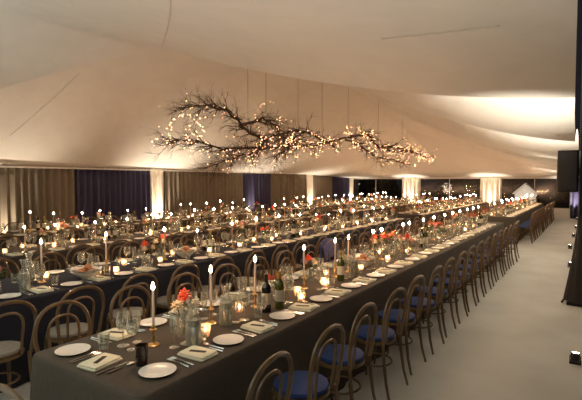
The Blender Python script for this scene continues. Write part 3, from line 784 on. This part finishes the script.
for pts, r, dx, g in BR:
    if g not in groups:
        lb = {'left': 'large bare branch hanging at left end of the overhead row, nearest the camera', 'middle': 'bare branch hanging in the middle of the overhead row',
              'right': 'bare branch hanging at the far right end of the overhead row'}[g]
        c0 = inv_x(pts[0][0], pts[0][1], XB)
        groups[g] = (thing('hanging_branch', lb, 'branch', tuple(c0), 0, 'bare branches hung from the tent roof'), c0, [])
    T, c0, tips = groups[g]
    P = [inv_x(a, b, XB+dx)-c0 for a, b in pts]
    L = []
    for i in range(len(P)-1):
        for k in range(4):
            t = k/4; q = P[i].lerp(P[i+1], t); L.append(q+Vector((rnd.uniform(-1, 1), rnd.uniform(-.6, .6), rnd.uniform(-1, 1)))*.03)
    L.append(P[-1]); n = len(L)
    mbm = MB(); mbm.tube(L, [r*(1-.75*i/(n-1)) for i in range(n)], 7)
    limb = obj('limb', mbm, M['bark'], T)
    tw = MB(); ext = []
    for i in range(1, n):
        for k in range(5):
            base = L[i]; dirv = (L[i]-L[i-1]).normalized()
            d = (dirv*.9+Vector((rnd.uniform(-1.1, 1.1), rnd.uniform(-.5, .5), rnd.uniform(-.75, .55)))).normalized()
            sc = rnd.uniform(.14, .30)*(1.0 if g == 'left' else 1.15)
            twig_tree(tw, base, d, sc, r*.22*(1-.5*i/n)+.003, 2, rnd, ext, .0, .7)
    obj('twigs', tw, M['bark'], limb); tips += ext+L
for g, (T, c0, tips) in groups.items():
    for px in {'left': (248, 266), 'middle': (298, 322), 'right': (348, 378, 402)}[g]:
        py = {248: 128, 266: 125, 298: 134, 322: 142, 348: 138, 378: 146, 402: 150}[px]
        q = inv_x(px, py, XB); a = q-c0; top = Vector((a.x-.0, a.y, lining_z(q.x, q.y)-c0.z-.02))
        obj('hanging_wire', MB().tube([a, top], .004, 4), M['black'], T)
    # light strings: walk through nearby twig points
    for s_ in range(4 if g == 'right' else 3):
        st = thing('fairy_light_string', 'string of warm fairy lights, %s one wound through the %s hanging branch' % (ordw(s_+1), {'left': 'nearest left', 'middle': 'middle', 'right': 'far right'}[g]),
                   'string lights', tuple(c0), 0, 'fairy light strings in the hanging branches')
        pts = []; cur = rnd.choice(tips); pool = tips[:]
        if g == 'left' and s_ == 0:      # a loose loop of lights at the left tip
            for i in range(42):
                a = 2*PI*i/42; q = inv_x(186+17*math.cos(a), 129+14*math.sin(a), XB-.1)-c0; pts.append(q+Vector((rnd.uniform(-.03, .03),)*3))
        if g == 'left' and s_ == 1:
            for i in range(22):
                a = 2*PI*i/26; q = inv_x(267+12*math.cos(a), 118+15*math.sin(a), XB)-c0; pts.append(q+Vector((rnd.uniform(-.03, .03),)*3))
        NB = 95
        ylo, yhi = min(c.y for c in pool), max(c.y for c in pool); nb = NB-len(pts); by = s_/7; 
        for i in range(nb):
            yt = ylo+(yhi-ylo)*(.04+.92*(i+rnd.random()*.5+by)/(nb+1)); cand = [c for c in rnd.sample(pool, min(90, len(pool))) if abs(c.y-yt) < .25] or [min(pool, key=lambda c: abs(c.y-yt))]
            nx_ = min(cand, key=lambda c: (c-cur).length+rnd.random()*.5); pts.append(nx_+Vector((rnd.uniform(-.015, .015), rnd.uniform(-.015, .015), -.012))); cur = nx_
        obj('cable', MB().tube([tuple(p) for p in pts], .0022, 3, False), M['bark'], st)
        for i, p in enumerate(pts):
            o = bpy.data.objects.new('light_bulb', None)
            bpy.data.objects.remove(o)
            if i == 0:
                rb = .0085 if g == 'left' else (.0095 if g == 'middle' else .012)
                me1 = MB().blob((0, 0, 0), rb, 6, 4).mesh('light_bulb', M['bulb']); me2 = MB().blob((0, 0, 0), rb, 6, 4).mesh('light_bulb', M['bulb2'])
            o = bpy.data.objects.new('light_bulb', me2 if rnd.random() < .3 else me1); C.objects.link(o); o.parent = st; o.location = p

# ---------------------------------------------------------------- pole, loudspeaker, uplights at the aisle edge
t = thing('tent_pole', 'tall black pole with beaded edge at the right edge beside the aisle', 'pole', (-.075, 7.75, 0))
obj('pole_shaft', MB().box((0, 0, 2.85), (.10, .10, 5.7)), M['black'], t, False)
bd = MB()
for i in range(150): bd.blob((-.052, -.055, .15+i*.036), .013, 6, 4)
obj('beaded_trim', bd, mat('grey_bead', (.10, .09, .08), .5), t)
obj('base_plate', MB().box((-.02, 0, .02), (.30, .30, .04)), M['black'], t, False)
for a in (2.4, 3.6): obj('foot', MB().tube([(0, 0, .40), (.26*math.cos(a), .26*math.sin(a), .02)], .014, 6), M['black'], t)
sk = MB()
sk.grid(lambda u, v: ((.06+.15*(1-v)**1.4+.012*math.sin(u*2*PI*9)*(1-v))*math.cos(u*2*PI), (.06+.15*(1-v)**1.4+.012*math.sin(u*2*PI*9)*(1-v))*math.sin(u*2*PI), .06+1.25*v), 72, 8)
obj('cloth_skirt', sk, mat('black_cloth', (.03, .026, .022), .9), t)
t = thing('loudspeaker', 'black loudspeaker box fixed to the tall black pole at right', 'loudspeaker', (-.27, 7.72, 1.64))
obj('cabinet', rounded(.27, .28, .60, 0, 0, 4, .03), M['black'], t)
obj('grille', rounded(.23, .02, .54, .03, 0, 3, .008), M['grille'], t).location = (0, -.145, 0)
obj('bracket', MB().box((.15, 0, .30), (.06, .05, .10)), M['black'], t, False)
for i, (x, y, k) in enumerate(UPS):
    where = {'L': '%s of those along the left curtains', 'R': '%s along the right edge of the aisle', 'E': '%s at the foot of a white drape column'}[k]
    n_ = nth('up'+k)
    if not seen(x, y, .1, 10): continue
    t = thing('floor_uplight', 'small black floor uplight, '+where % n_, 'lamp', (x, y, 0), 0, 'floor uplights around the tent edge')
    obj('lamp_body', MB().lathe([(.035, .03), (.040, .05), (.040, .11), (.034, .11), (.03, .07), (0, .07)], 14), M['black'], t)
    obj('lamp_lens', MB().lathe([(.033, .100), (0, .112)], 14), M['lens'], t)
    obj('stand', MB().box((0, 0, .01), (.10, .08, .02)).box((-.045, 0, .04), (.008, .02, .07)).box((.045, 0, .04), (.008, .02, .07)), M['black'], t, False)
# sewn seams of the lining
seam_px([(80, 72), (55, 96), (30, 118), (10, 135)], 3)
seam_px([(171, -6), (170, 12), (167, 30), (162, 46)], 4)
seam_px([(382, 38), (440, 32), (500, 25)], 5)
